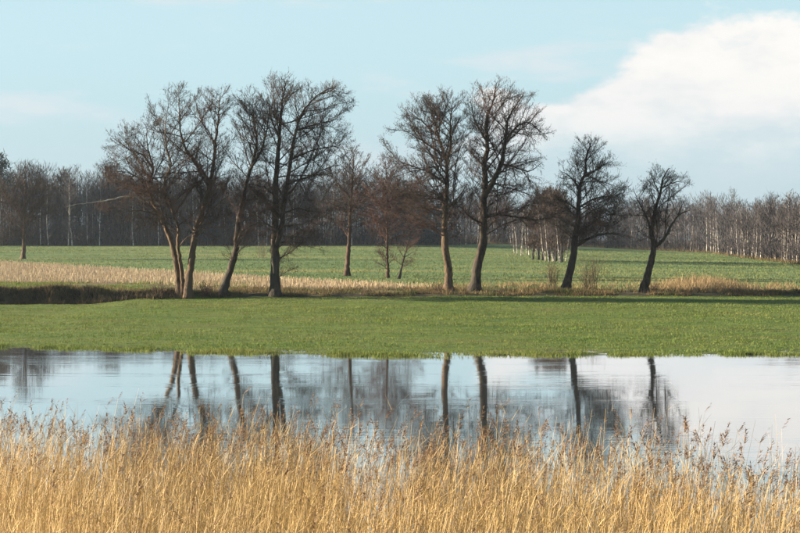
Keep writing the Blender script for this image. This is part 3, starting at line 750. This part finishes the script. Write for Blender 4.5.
me = mesh_tris('rear_woodland', np.concatenate([V1, V2, V3]), np.concatenate([Q1, Q2 + len(V1), Q3 + len(V1) + len(V2)]))
for nm in ('wood_twig', 'birch_twig', 'wood_bark'): me.materials.append(M[nm])
me.polygons.foreach_set('material_index', np.concatenate([np.full(len(Q1), 0, np.int32), np.full(len(Q2), 1, np.int32), np.full(len(Q3), 2, np.int32)]))
tag(link('rear_woodland', me), 'deep mass of bare brown trees behind the wood edge', 'woodland', None, 'stuff')

# brush under the wood edge
bp = np.array([wr.uniform(-60, 832) for _ in range(7000)]); bY = np.interp(bp, EPX, EY) + rng.uniform(1, 26, len(bp)) * np.where(bp > 700, 0.6, 1)
bx = (bp - 400) / F * bY + np.where(bp > 700, rng.uniform(0, 10, len(bp)), 0)
bh = np.clip(rng.normal(2.0, 1.0, len(bp)), 0.4, 4.6) * np.clip(0.8 + 0.5 * fnoise(bx, bY, 0.3, 2), 0.3, 1.4)
me = tufts('wood_brush', bx, bY, bh, 0.17, None, blades=6, spread=0.6)
M['brush'] = mat('wood_brush', (0.025, 0.021, 0.02), (0.055, 0.043, 0.036), 0.5, attr=(0.085, 0.06, 0.045))
tag(link('wood_brush', me, M['brush']), 'dark tangle of bramble and brush under the wood edge', 'brush', None, 'stuff')
# a fringe of bleached grass where field and wood meet
bp = np.array([wr.uniform(480, 832) for _ in range(1500)]); bY = np.interp(bp, EPX, EY) - rng.uniform(0, 6, len(bp)); bx = (bp - 400) / F * bY
tag(link('wood_edge_grass', tufts('wood_edge_grass', bx, bY, rng.uniform(0.3, 0.8, len(bp)), 0.1, None, blades=5, spread=0.3), M['dry_grass']), 'bleached grass fringe between green field and wood', 'grass', None, 'stuff')

WOODS = {
 'left': 'trees at the edge of the dark wood beyond the stubble',
 'mid': 'trees at the edge of the far wood behind the green field',
 'right': 'young birches along the sunlit wood edge'}
for px in np.arange(-30, 232, 2.5):
    p_ = px + wr.uniform(-2, 2); Y = float(np.interp(p_, EPX, EY)) + wr.uniform(0, 20)
    h = edge_h(p_, Y) * wr.uniform(0.82, 1.06); r_ = wr.random()
    if (p_ < 45 and r_ < 0.12) or r_ < 0.03: plant('pine', 'pine_tree', (p_ - 400) / F * Y, Y, h * 1.02, 'dark green pine rising in the dark wood beyond the maize stubble', WOODS['left'])
    elif r_ < 0.17: plant('spruce', 'spruce_tree', (p_ - 400) / F * Y, Y + 6, h * 0.7, 'dark spruce added to deepen the shade in the wood beyond the maize stubble', WOODS['left'])  # spruces added as a dark backdrop, standing for shade inside the wood
    elif r_ < 0.36: plant('birch', 'birch_tree', (p_ - 400) / F * Y, Y - 4, h * 0.92, 'pale birch stem against the dark wood beyond the maize stubble', WOODS['left'])
    elif r_ < 0.66: plant('brown', 'woodland_tree', (p_ - 400) / F * Y, Y, h * 0.9, 'brown-twigged bare tree in the dark wood beyond the maize stubble', WOODS['left'])
    else: plant('dark', 'woodland_tree', (p_ - 400) / F * Y, Y, h, 'grey bare tree in the dark wood beyond the maize stubble', WOODS['left'])
for px in np.arange(232, 500, 2.9):
    p_ = px + wr.uniform(-2, 2); Y = float(np.interp(p_, EPX, EY)) + wr.uniform(0, 18)
    h = edge_h(p_, Y) * wr.uniform(0.8, 1.05); r_ = wr.random()
    navy = 388 < p_ < 462
    if r_ < (0.6 if navy else 0.08): plant('spruce', 'spruce_tree', (p_ - 400) / F * Y, Y, h * (0.9 if navy else 0.7), 'dense dark spruce in the wood edge behind the row of alders', WOODS['mid'])
    elif r_ < (0.68 if navy else 0.42): plant('birch', 'birch_tree', (p_ - 400) / F * Y, Y - 5, h * 0.85, 'white-stemmed birch in the wood edge behind the row of alders', WOODS['mid'])
    else: plant('dark', 'woodland_tree', (p_ - 400) / F * Y, Y, h, 'grey bare tree in the wood edge behind the row of alders', WOODS['mid'])
for px in np.arange(500, 702, 3.0):
    p_ = px + wr.uniform(-2, 2); Y = float(np.interp(p_, EPX, EY)) + wr.uniform(-6, 14)
    h = edge_h(p_, Y) * wr.uniform(0.78, 1.06); r_ = wr.random()
    if 596 < p_ < 628 and r_ < 0.6: plant('spruce', 'spruce_tree', (p_ - 400) / F * Y, Y - 10, h * 0.68, 'blue-dark spruce in the hazy far wood beyond the copse', WOODS['mid'])
    elif r_ < 0.3: plant('birch', 'birch_tree', (p_ - 400) / F * Y, Y, h * 0.95, 'slim birch in the hazy far wood beyond the copse', WOODS['mid'])
    else: plant('dark', 'woodland_tree', (p_ - 400) / F * Y, Y, h, 'grey bare tree in the hazy far wood beyond the copse', WOODS['mid'])
for k in range(105):
    p_ = 702 + 126 * (k / 105) ** 0.9 + wr.uniform(-2, 2)
    back = wr.choice((0, 0, 1)) * wr.uniform(2, 16)
    Y = float(np.interp(p_, EPX, EY)); x = (p_ - 400) / F * Y + back * 0.9; Y += back
    h = edge_h(p_, Y) * wr.uniform(0.72, 1.05); r_ = wr.random()
    if r_ < 0.55: plant('birch', 'birch_tree', x, Y, h, 'sunlit white-stemmed birch at the wood edge beside the open field', WOODS['right'], girth=1.15)
    else: plant('dark', 'woodland_tree', x, Y, h, 'mauve-grey bare tree among birches at the sunlit wood edge', WOODS['right'])
# copse behind the alder with the long bough
for k in range(14):
    p_ = 544 + k * 1.7 + wr.uniform(-1, 1); Y = 284 + wr.uniform(-3, 5)
    b = hit(p_, 261.5 + wr.uniform(-1, 1.5))
    plant('birch' if k % 4 else 'brown', 'birch_tree' if k % 4 else 'woodland_tree', b[0], b[1] + (wr.uniform(0, 2) if k % 4 else wr.uniform(2.5, 5)), wr.uniform(6.5, 8.5) if k % 4 else wr.uniform(10.5, 12),
          'leaning white birch stem in the small copse out on the field' if k % 4 else 'brown-twigged tree in the small copse out on the field', 'small copse on the field', girth=1.25, tilt=0.14 if k % 4 else 0.03)
for k in range(6):
    b = hit(536 + k * 5.4 + wr.uniform(-1, 1), 260.5)
    plant('brown', 'woodland_tree', b[0], b[1] + wr.uniform(3, 7), wr.uniform(9.0, 13.0) * (0.8 if k in (0, 5) else 1), 'brown-twigged tree in the small copse out on the field', 'small copse on the field', girth=1.25)
for k in range(9):
    b = hit(514 + k * 3.2 + wr.uniform(-1, 1), 255 + wr.uniform(-0.6, 0.8))
    plant('birch', 'birch_tree', b[0], b[1], wr.uniform(8, 10.5), 'white birch stem in the thin clump between copse and far wood', 'thin birch clump on the field', girth=1.0, tilt=0.09)

for lst in PROTO.values():                  # a prototype that was never planted is dropped
    for pr in lst:
        if 'label' not in pr:
            for ch in list(pr.children): bpy.data.objects.remove(ch)
            bpy.data.objects.remove(pr)

# ------------------------------------------------------------------ shrubs at the bank
def shrub(px, py, w, h, label, material='shrub', nst=46, seed=0, name='shrub'):
    g = np.random.default_rng(900 + seed)
    b = hit(px, py); s = b[1] / F
    w *= s; h *= s
    a = g.uniform(0, 6.28, nst); rr = np.sqrt(g.uniform(0, 1, nst)) * w * 0.22
    b0 = np.stack([np.cos(a) * rr, np.sin(a) * rr, np.full(nst, -0.1)], 1)
    out = g.normal(0, 0.5, (nst, 2)) * w * 0.42
    hh = h * g.uniform(0.45, 1.05, nst)
    t0 = b0 + np.stack([out[:, 0], out[:, 1], hh], 1)
    bend = np.stack([out[:, 0] * -0.1, out[:, 1] * -0.1, hh * 0.08], 1)
    P1 = ribbons(b0, t0, np.full(nst, 0.035), bend=bend, segs=3, taper=0.4)
    k2 = 9; i2 = np.repeat(np.arange(nst), k2); f = g.uniform(0.25, 1, len(i2))[:, None]
    b2 = b0[i2] * (1 - f) + t0[i2] * f + bend[i2] * 4 * f * (1 - f)
    d2 = g.normal(0, 0.5, (len(i2), 3)) + np.array([0, 0, 0.35]); d2 *= (0.28 * h * g.uniform(0.5, 1.2, len(i2)))[:, None]
    P2 = ribbons(b2, b2 + d2, np.full(len(i2), 0.022), segs=1, taper=0.4)
    r_ = bpy.data.objects.new(name, None); col.objects.link(r_); r_.location = b
    v, q, _ = cat_rib([P1]); link('stems', mesh_tris('stems', v, q), M[material], r_)
    v, q, _ = cat_rib([P2]); link('twigs', mesh_tris('twigs', v, q), M[material], r_)
    tag(r_, label, 'shrub')
    return r_
shrub(160, 295, 26, 13, 'low russet shrub on the left foot of the three-trunked alder', seed=1)
shrub(206, 295, 22, 15, 'reddish shrub tucked between the three-trunked and the leaning alder', 'twig_red', seed=2)
shrub(590, 291, 34, 36, 'loose pale brown shrub right behind the alder with the long bough', 'shrub', 60, seed=3)
shrub(552, 291, 24, 30, 'thin brown shrub left of the alder with the long bough', 'shrub', 40, seed=4)
shrub(655, 292, 20, 10, 'low brown shrub at the foot of the lone end alder', 'shrub', seed=5)
shrub(440, 293, 28, 10, 'low tawny shrub at the foot of the round-crowned alder', 'twig_red', seed=6)
shrub(500, 293, 26, 7, 'flat brown bramble beside the thick dark alder', 'shrub', seed=7)
shrub(262, 258, 24, 20, 'thin bare shrub on the green field behind the tall forked alder', 'shrub', 26, seed=8)
shrub(370, 293, 40, 7, 'low straggling bramble along the ditch by the stubble', 'shrub', 50, seed=9)
shrub(775, 292, 14, 4, 'dark rush tussock on the bank, rounder of two', 'tussock', 70, seed=10, name='rush_tussock')
shrub(797, 293, 16, 5, 'dark rush tussock on the bank, wider of two', 'tussock', 80, seed=11, name='rush_tussock')

# ------------------------------------------------------------------ field cover
def in_view(x, y, mrg=3.0): return np.abs(x) < y * 400 / F + mrg
# meadow
def scatter(n_, x0, x1, y0, y1):
    x = rng.uniform(x0, x1, n_); y = rng.uniform(y0, y1, n_); k = in_view(x, y); return x[k], y[k]
x, y = scatter(38000, -36, 36, 98.5, 158)
k = (y > shore(x) - 0.25) & (y < bank_y(x) + 0.3); x, y = x[k], y[k]
patch = np.clip(0.5 + 0.5 * fnoise(x, y * 2.2, 0.22, 1), 0, 1)
hh = 0.05 + 0.08 * patch * rng.uniform(0.4, 1.4, len(x))
tn = np.clip(0.75 * np.clip(fnoise(x * 0.5, y * 1.5, 0.5, 8), 0, 1) + 0.4 * np.clip(fnoise(x, y * 2, 1.3, 5) - 0.1, 0, 1) + rng.normal(0.0, 0.15, len(x)), 0, 1)
tag(link('meadow_grass', tufts('meadow_grass', x, y, hh, 0.06, M['grass'], blades=4, spread=0.13, tint=tn), M['grass']), 'short green meadow grass between the water and the ditch', 'grass', None, 'stuff')
# ragged grass at the water's edge
x = rng.uniform(-34, 34, 7000); y = shore(x) + rng.normal(-0.2, 0.9, len(x)); k = in_view(x, y) & (fnoise(x, y, 0.9, 7) > -0.15); x, y = x[k], y[k]
me = tufts('shore_grass', x, y, rng.uniform(0.10, 0.22, len(x)), 0.04, M['grass'], blades=4, spread=0.12, zoff=0.0, tint=rng.uniform(0, 0.5, len(x)))
tag(link('shore_grass', me, M['grass']), 'ragged green grass growing into the flood at the shoreline', 'grass', None, 'stuff')
# dry grass on the bank
x = rng.uniform(-36, 36, 15000); y = bank_y(x) + 1.3 + np.abs(rng.normal(0, 4.2, len(x)))
dens = np.interp(x, [-36, -22, -18, 0, 8, 36], [0.45, 0.5, 0.8, 0.7, 0.75, 0.75]); k = in_view(x, y) & (rng.uniform(0, 1, len(x)) < dens * np.clip(0.45 + 0.9 * fnoise(x, y, 0.5, 4), 0.05, 1)); x, y = x[k], y[k]
me = tufts('bank_grass', x, y, 0.20 + 0.32 * np.clip(0.4 + 0.6 * fnoise(x, y, 0.33, 9), 0, 1), 0.045, None, blades=5, spread=0.13, segs=1)
tag(link('bank_grass', me, M['dry_grass']), 'dry straw-brown grass along the top of the ditch bank', 'grass', None, 'stuff')
# overhanging sods at the ditch lip
x = rng.uniform(-36, 36, 4200); y = bank_y(x) + np.where(x < -17, rng.uniform(0.8, 1.7, len(x)), rng.uniform(0.5, 1.5, len(x))); k = in_view(x, y) & ((x > -17) | (rng.uniform(0, 1, len(x)) < 0.5)); x, y = x[k], y[k]
k = (x < -17) | (fnoise(x, y, 0.8, 21) > 0.05); x, y = x[k], y[k]
me = tufts('ditch_sedge', x, y, np.where(x < -17, rng.uniform(0.15, 0.45, len(x)), rng.uniform(0.08, 0.34, len(x))), 0.05, None, blades=4, spread=0.15)
tag(link('ditch_sedge', me, M['dry_grass']), 'withered sedge hanging over the dark ditch face', 'grass', None, 'stuff')
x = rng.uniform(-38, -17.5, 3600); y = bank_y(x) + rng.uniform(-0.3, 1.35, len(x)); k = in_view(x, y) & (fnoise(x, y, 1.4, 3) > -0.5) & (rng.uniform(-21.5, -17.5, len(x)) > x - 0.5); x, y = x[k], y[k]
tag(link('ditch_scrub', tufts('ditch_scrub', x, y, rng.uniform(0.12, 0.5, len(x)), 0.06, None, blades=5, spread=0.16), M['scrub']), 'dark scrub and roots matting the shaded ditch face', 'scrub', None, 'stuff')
# green grass on the strip above the ditch
x = rng.uniform(-40, -14, 5200); y = rng.uniform(159, 185, len(x)); k = in_view(x, y) & (fnoise(x * 0.6, y, 0.5, 13) > -0.1); x, y = x[k], y[k]
tag(link('strip_grass', tufts('strip_grass', x, y, rng.uniform(0.1, 0.25, len(x)), 0.06, None, blades=4, spread=0.15, tint=rng.uniform(0, 0.5, len(x))), M['grass']), 'green grass strip between stubble and ditch', 'grass', None, 'stuff')
# tall tan grass on the right
x = rng.uniform(2, 37, 9000); y = rng.uniform(160, 178, len(x)); tall = np.exp(-((x - 27.5) / 3.2) ** 2)
k = in_view(x, y) & (rng.uniform(0, 1, len(x)) < 0.06 + 0.3 * np.clip(fnoise(x, y, 0.45, 6), 0, 1) + 0.5 * tall); x, y, tall = x[k], y[k], tall[k]
me = tufts('tall_dry_grass', x, y, 0.25 + 0.35 * rng.uniform(0, 1, len(x)) + 0.9 * tall * rng.uniform(0.3, 1, len(x)), 0.045, None, blades=5, spread=0.16, segs=2)
tag(link('tall_dry_grass', me, M['tan_grass']), 'tall tan grass on the bank past the lone end alder', 'grass', None, 'stuff')
# far green field: sparse tufts give it tooth
x = rng.uniform(-100, 100, 68000); y = 166 + 290 * rng.uniform(0, 1, len(x)) ** 1.5; k = in_view(x, y) & (y < np.interp(x / y * F + 400, EPX, EY) + 2); x, y = x[k], y[k]
k = (y > 171 - 1.58 * (x - 4.0) + 1.0) | (x > 4.5); x, y = x[k], y[k]
me = tufts('field_grass', x, y, rng.uniform(0.10, 0.22, len(x)), 0.10, None, blades=3, spread=0.25, tint=np.clip(rng.normal(0.1, 0.08, len(x)), 0, 1))
M['field'] = mat('winter_corn', (0.075, 0.115, 0.036), (0.115, 0.155, 0.05), 0.2, attr=(0.15, 0.165, 0.075), spec=0.1, trans=0.2, stretch=(0.3, 1, 1), c3=(0.175, 0.175, 0.062), s3=0.07)
tag(link('field_grass', me, M['field']), 'green winter field behind the row of alders', 'grass', None, 'stuff')
# maize stubble in rows
xs_, ys_ = [], []
for r_ in np.arange(-90, 40, 0.8):
    t_ = np.arange(166, 280, 0.24) + rng.uniform(-0.08, 0.08, len(np.arange(166, 280, 0.24)))
    ys_.append(t_); xs_.append(r_ + 0.22 * (t_ - 166) + rng.normal(0, 0.06, len(t_)))
x = np.concatenate(xs_); y = np.concatenate(ys_)
k = in_view(x, y, 2) & (y < 171 - 1.58 * (x - 4.0)) & (y > np.interp(x, [-40, -24, -18, 8], [184, 180, 171, 168])) & (rng.uniform(0, 1, len(x)) < 0.8); x, y = x[k], y[k]
N = len(x); hh = rng.uniform(0.22, 0.5, N)
b0 = np.stack([x, y, ground(x, y) - 0.03], 1)
t0 = b0 + np.stack([rng.normal(0, 0.05, N), rng.normal(0, 0.05, N), hh], 1)
tn = rng.uniform(0, 0.8, N)
P1 = ribbons(b0, t0, np.full(N, 0.065), segs=1, taper=0.9, ang=np.full(N, -0.8) + rng.normal(0, 0.5, N), tint=tn)
P3 = ribbons(b0, t0, np.full(N, 0.04), segs=1, taper=0.9, ang=np.full(N, 0.8) + rng.normal(0, 0.3, N), tint=tn)
P2 = ribbons(b0 + np.array([0, 0, 0.08]), b0 + np.stack([rng.normal(0, 0.3, N), rng.normal(0, 0.3, N), rng.uniform(0.03, 0.25, N)], 1), np.full(N, 0.05), segs=1, taper=0.2, tint=tn * 0.6)
v, q, tt = cat_rib([P1, P2, P3])
tag(link('maize_stubble', mesh_tris('maize_stubble', v, q, tt), M['stubble']), 'rows of cut pale maize stalks', 'stubble', None, 'stuff')

# ------------------------------------------------------------------ reeds
def plume_parts(tipp, g, size, lean, per=20):
    """drooping seed heads at the given tips"""
    N = len(tipp)
    i = np.repeat(np.arange(N), per); f = g.uniform(0, 1, len(i))
    sz = size[i]
    ax = np.stack([lean[i, 0] * 0.5, lean[i, 1] * 0.5, np.full(len(i), 0.9)], 1)
    b0 = tipp[i] + ax * ((f - 0.15) * sz)[:, None]
    d = np.stack([lean[i, 0] * 0.55 + g.normal(0, 0.28, len(i)), lean[i, 1] * 0.55 + g.normal(0, 0.28, len(i)), g.uniform(-0.15, 0.5, len(i))], 1)
    t0 = b0 + d * (sz * (1.05 - 0.6 * f) * 0.6)[:, None]
    return ribbons(b0, t0, 0.017 * g.uniform(0.7, 1.5, len(i)), segs=1, taper=0.4, ang=g.uniform(0, math.pi, len(i)), tint=g.uniform(0, 1, len(i)) ** 1.5)

EX = [-10.5, -7, -4.5, -2.2, -1.0, 0.6, 2.5, 5, 6.5, 8, 10]
EYR = [40.5, 39.5, 40.0, 38.5, 35.0, 36.5, 37.5, 35.0, 33.0, 30.5, 30.5]
def reed_edge(x, y):
    u = x / np.maximum(y, 1) * 36.0
    return np.interp(u, EX, EYR) + 1.5 * fnoise(x, y * 0.4, 1.0, 12)
xr = rng.uniform(-12, 12, 96000); yr = rng.uniform(19, 47, 96000)
e = reed_edge(xr, yr)
d_ = yr - e
dens = np.where(d_ < 0, np.clip(0.50 + 0.20 * fnoise(xr, yr, 1.3, 3) , 0.15, 1), 0.30 * np.exp(-d_ / 2.2) * np.clip(0.6 + 0.7 * fnoise(xr, yr, 1.0, 8), 0.05, 1))
k = (np.abs(xr) < yr * 400 / F + 0.7) & (rng.uniform(0, 1, len(xr)) < dens)
xr, yr, d_ = xr[k], yr[k], d_[k]
N = len(xr)
hh = rng.normal(1.92, 0.28, N) + np.where(d_ > 0, 0.10, 0) + 0.22 * fnoise(xr, yr, 0.8, 5)
hh = np.clip(hh, 0.9, 2.65)
gust = np.stack([0.10 + 0.05 * fnoise(xr, yr, 0.5, 4), 0.02 * np.ones(N)], 1)
ln = (gust + rng.normal(0, 0.11, (N, 2))) * hh[:, None]
br = rng.uniform(0, 1, N) < 0.06      # broken, strongly leaning stems
ln[br] += rng.normal(0, 0.45, (br.sum(), 2)) * hh[br, None]
b0 = np.stack([xr, yr, np.minimum(ground(xr, yr), 0) - 0.05], 1)
b0[:, 2] = np.maximum(b0[:, 2], -0.35)
t0 = b0 + np.stack([ln[:, 0], ln[:, 1], hh - b0[:, 2]], 1)
bend = np.stack([-ln[:, 0] * 0.12, -ln[:, 1] * 0.12, 0 * hh], 1)
tn = np.clip(rng.beta(1.2, 2.2, N) + 0.25 * np.clip(fnoise(xr, yr, 0.7, 9), 0, 1), 0, 1)
P1 = ribbons(b0, t0, np.full(N, 0.0085), bend=bend, segs=3, taper=0.5, tint=tn)
kl = 5; i = np.repeat(np.arange(N), kl); f = rng.uniform(0.3, 0.98, len(i))[:, None]
lb = b0[i] * (1 - f) + t0[i] * f + bend[i] * 4 * f * (1 - f)
la = rng.uniform(0, 2 * math.pi, len(i)); ll = rng.uniform(0.15, 0.5, len(i))
lt = lb + np.stack([np.cos(la) * ll * 0.55 + 0.12 * ll, np.sin(la) * ll * 0.55, ll * rng.uniform(-0.25, 0.9, len(i))], 1)
P2 = ribbons(lb, lt, np.full(len(i), 0.0105), bend=np.stack([0 * ll, 0 * ll, ll * 0.12], 1), segs=1, taper=0.15, tint=tn[i] * rng.uniform(0.3, 1.2, len(i)))
v, q, tt = cat_rib([P1, P2])
bed = link('reed_bed', mesh_tris('reed_bed', v, q, np.clip(tt, 0, 1)), M['reed'])
tag(bed, 'dense bed of golden dry reeds along the near shore', 'reeds', None, 'stuff')
pk = np.where((rng.uniform(0, 1, N) < np.where(d_ > -3, 0.32, 0.035)) & ~br)[0]
wl = np.stack([rng.normal(0.5, 0.5, len(pk)), rng.normal(0, 0.4, len(pk))], 1)
v, q, tt = cat_rib([plume_parts(t0[pk], rng, rng.uniform(0.16, 0.30, len(pk)), wl)])
tag(link('reed_plumes', mesh_tris('reed_plumes', v, q, tt), M['plume'], bed), None, None, None, 'stuff')

# single reeds that stand clear of the bed
def make_reed(seed):
    g = np.random.default_rng(3000 + seed)
    h = 2.25 + g.uniform(-0.2, 0.2)
    lean = np.array([[g.normal(0.12, 0.08) * h, g.normal(0, 0.06) * h]])
    zz = np.linspace(0, 1, 7)
    P = np.stack([lean[0, 0] * zz ** 1.6, lean[0, 1] * zz ** 1.6, zz * h], 1)
    r_ = bpy.data.objects.new('reed', None); col.objects.link(r_)
    v, q = tube(P, np.linspace(0.007, 0.0035, 7), 4)
    stk = link('stalk', mesh_tris('stalk', v, q, np.full(len(v), g.uniform(0.1, 0.6))), M['reed'], r_)
    for k in range(3):
        f = g.uniform(0.35, 0.9); b = P[int(f * 6)]; a = g.uniform(0, 6.28); l_ = g.uniform(0.25, 0.5)
        vv, qq, tt = ribbons(b[None], (b + np.array([math.cos(a) * l_ * 0.6, math.sin(a) * l_ * 0.6, l_ * 0.45]))[None], np.array([0.016]), bend=np.array([[0, 0, 0.08]]), segs=4, taper=0.1, tint=np.array([0.3]))
        link('leaf', mesh_tris('leaf', vv, qq, tt), M['reed'], stk)
    vv, qq, tt = plume_parts(P[-1:], g, np.array([g.uniform(0.26, 0.36)]), np.array([[g.choice([-1, 1]) * g.uniform(0.3, 0.9), g.normal(0, 0.3)]]), per=44)
    link('plume', mesh_tris('plume', vv, qq, tt), M['plume'], r_)
    return r_
RP = [make_reed(k) for k in range(7)]
fresh = set()
kk = 0
while kk < 180:
    px = wr.uniform(-4, 804); Y = wr.uniform(31, 47)
    x = (px - 400) / F * Y
    dd = Y - float(reed_edge(np.array(x), np.array(Y)))
    if not 0.3 < dd < 7.0 or wr.random() > math.exp(-dd / 4.0): continue
    pr = RP[kk % 7]
    o = pr if kk < 7 else copy_tree(pr)
    s = wr.uniform(0.88, 1.1)
    o.location = (x, Y, max(-0.35, min(0.0, float(ground(x, Y)))) - 0.02); o.rotation_euler = (0, 0, wr.choice([0, math.pi]) + wr.uniform(-0.6, 0.6)); o.scale = (s, s, s)
    tag(o, 'single dry reed with brown seed plume standing in the water beyond the bed', 'reed', 'single reeds standing clear of the reed bed')
    kk += 1

# ------------------------------------------------------------------ small things
b = hit(131, 284); r_ = bpy.data.objects.new('marker_post', None); col.objects.link(r_); r_.location = b
v, q = tube(np.array([[0, 0, -0.2], [0.01, 0, 0.3], [0.02, 0, 0.75]]), np.array([0.04, 0.038, 0.036]), 8); link('post', mesh_tris('post', v, q), M['post'], r_)
v, q = tube(np.array([[0.02, 0, 0.74], [0.02, 0, 0.79], [0.02, 0, 0.81]]), np.array([0.045, 0.045, 0.005]), 8); link('cap', mesh_tris('cap', v, q), M['post'], r_)
tag(r_, 'short pale post standing at the near edge of the stubble', 'post')
for k, (px, py, w, lab) in enumerate(((765, 355.5, 0.5, 'dark sedge clump poking out of the flood, broadest of three'), (752, 354.6, 0.25, 'dark sedge clump poking out of the flood, narrow one'), (272, 357.5, 0.3, 'dark sedge clump at the shoreline below the tall forked alder'))):
    Yw = F * CAMH / (py - HZ); xw = (px - 400) / F * Yw
    g = np.random.default_rng(70 + k); cnt = 60
    b0 = np.stack([g.normal(0, w, cnt), g.normal(0, 0.15, cnt), np.full(cnt, -0.1)], 1)
    vv, qq, tt = ribbons(b0, b0 + np.stack([g.normal(0, 0.08, cnt), g.normal(0, 0.06, cnt), g.uniform(0.12, 0.28, cnt)], 1), np.full(cnt, 0.03), segs=1)
    tag(link('sedge_clump', mesh_tris('sedge_clump', vv, qq), M['tussock'], None, (xw, Yw, 0.0)), lab, 'sedge')

# ------------------------------------------------------------------ air
HAZE = 0.00007
if HAZE:
    x0, x1, y0, y1, z0, z1 = -660, 660, -70, 1010, -2.2, 30
    V = [(x, y, z) for z in (z0, z1) for y in (y0, y1) for x in (x0, x1)]
    Q = [(0, 2, 3, 1), (4, 5, 7, 6), (0, 1, 5, 4), (2, 6, 7, 3), (0, 4, 6, 2), (1, 3, 7, 5)]
    hm = bpy.data.materials.new('haze_air'); hm.use_nodes = True
    t = hm.node_tree; t.nodes.clear(); n, m, smooth, mix, L = NT(t)
    pv = n('ShaderNodeVolumePrincipled'); pv.inputs['Color'].default_value = (0.70, 0.82, 1.0, 1); pv.inputs['Density'].default_value = HAZE
    pv.inputs['Anisotropy'].default_value = 0.2
    L.new(pv.outputs[0], n('ShaderNodeOutputMaterial').inputs['Volume'])
    ho = link('haze', mesh_tris('haze', V, Q), hm); tag(ho, 'thin pale winter haze over fields and wood', None, None, 'stuff')
    ho.display_type = 'WIRE'
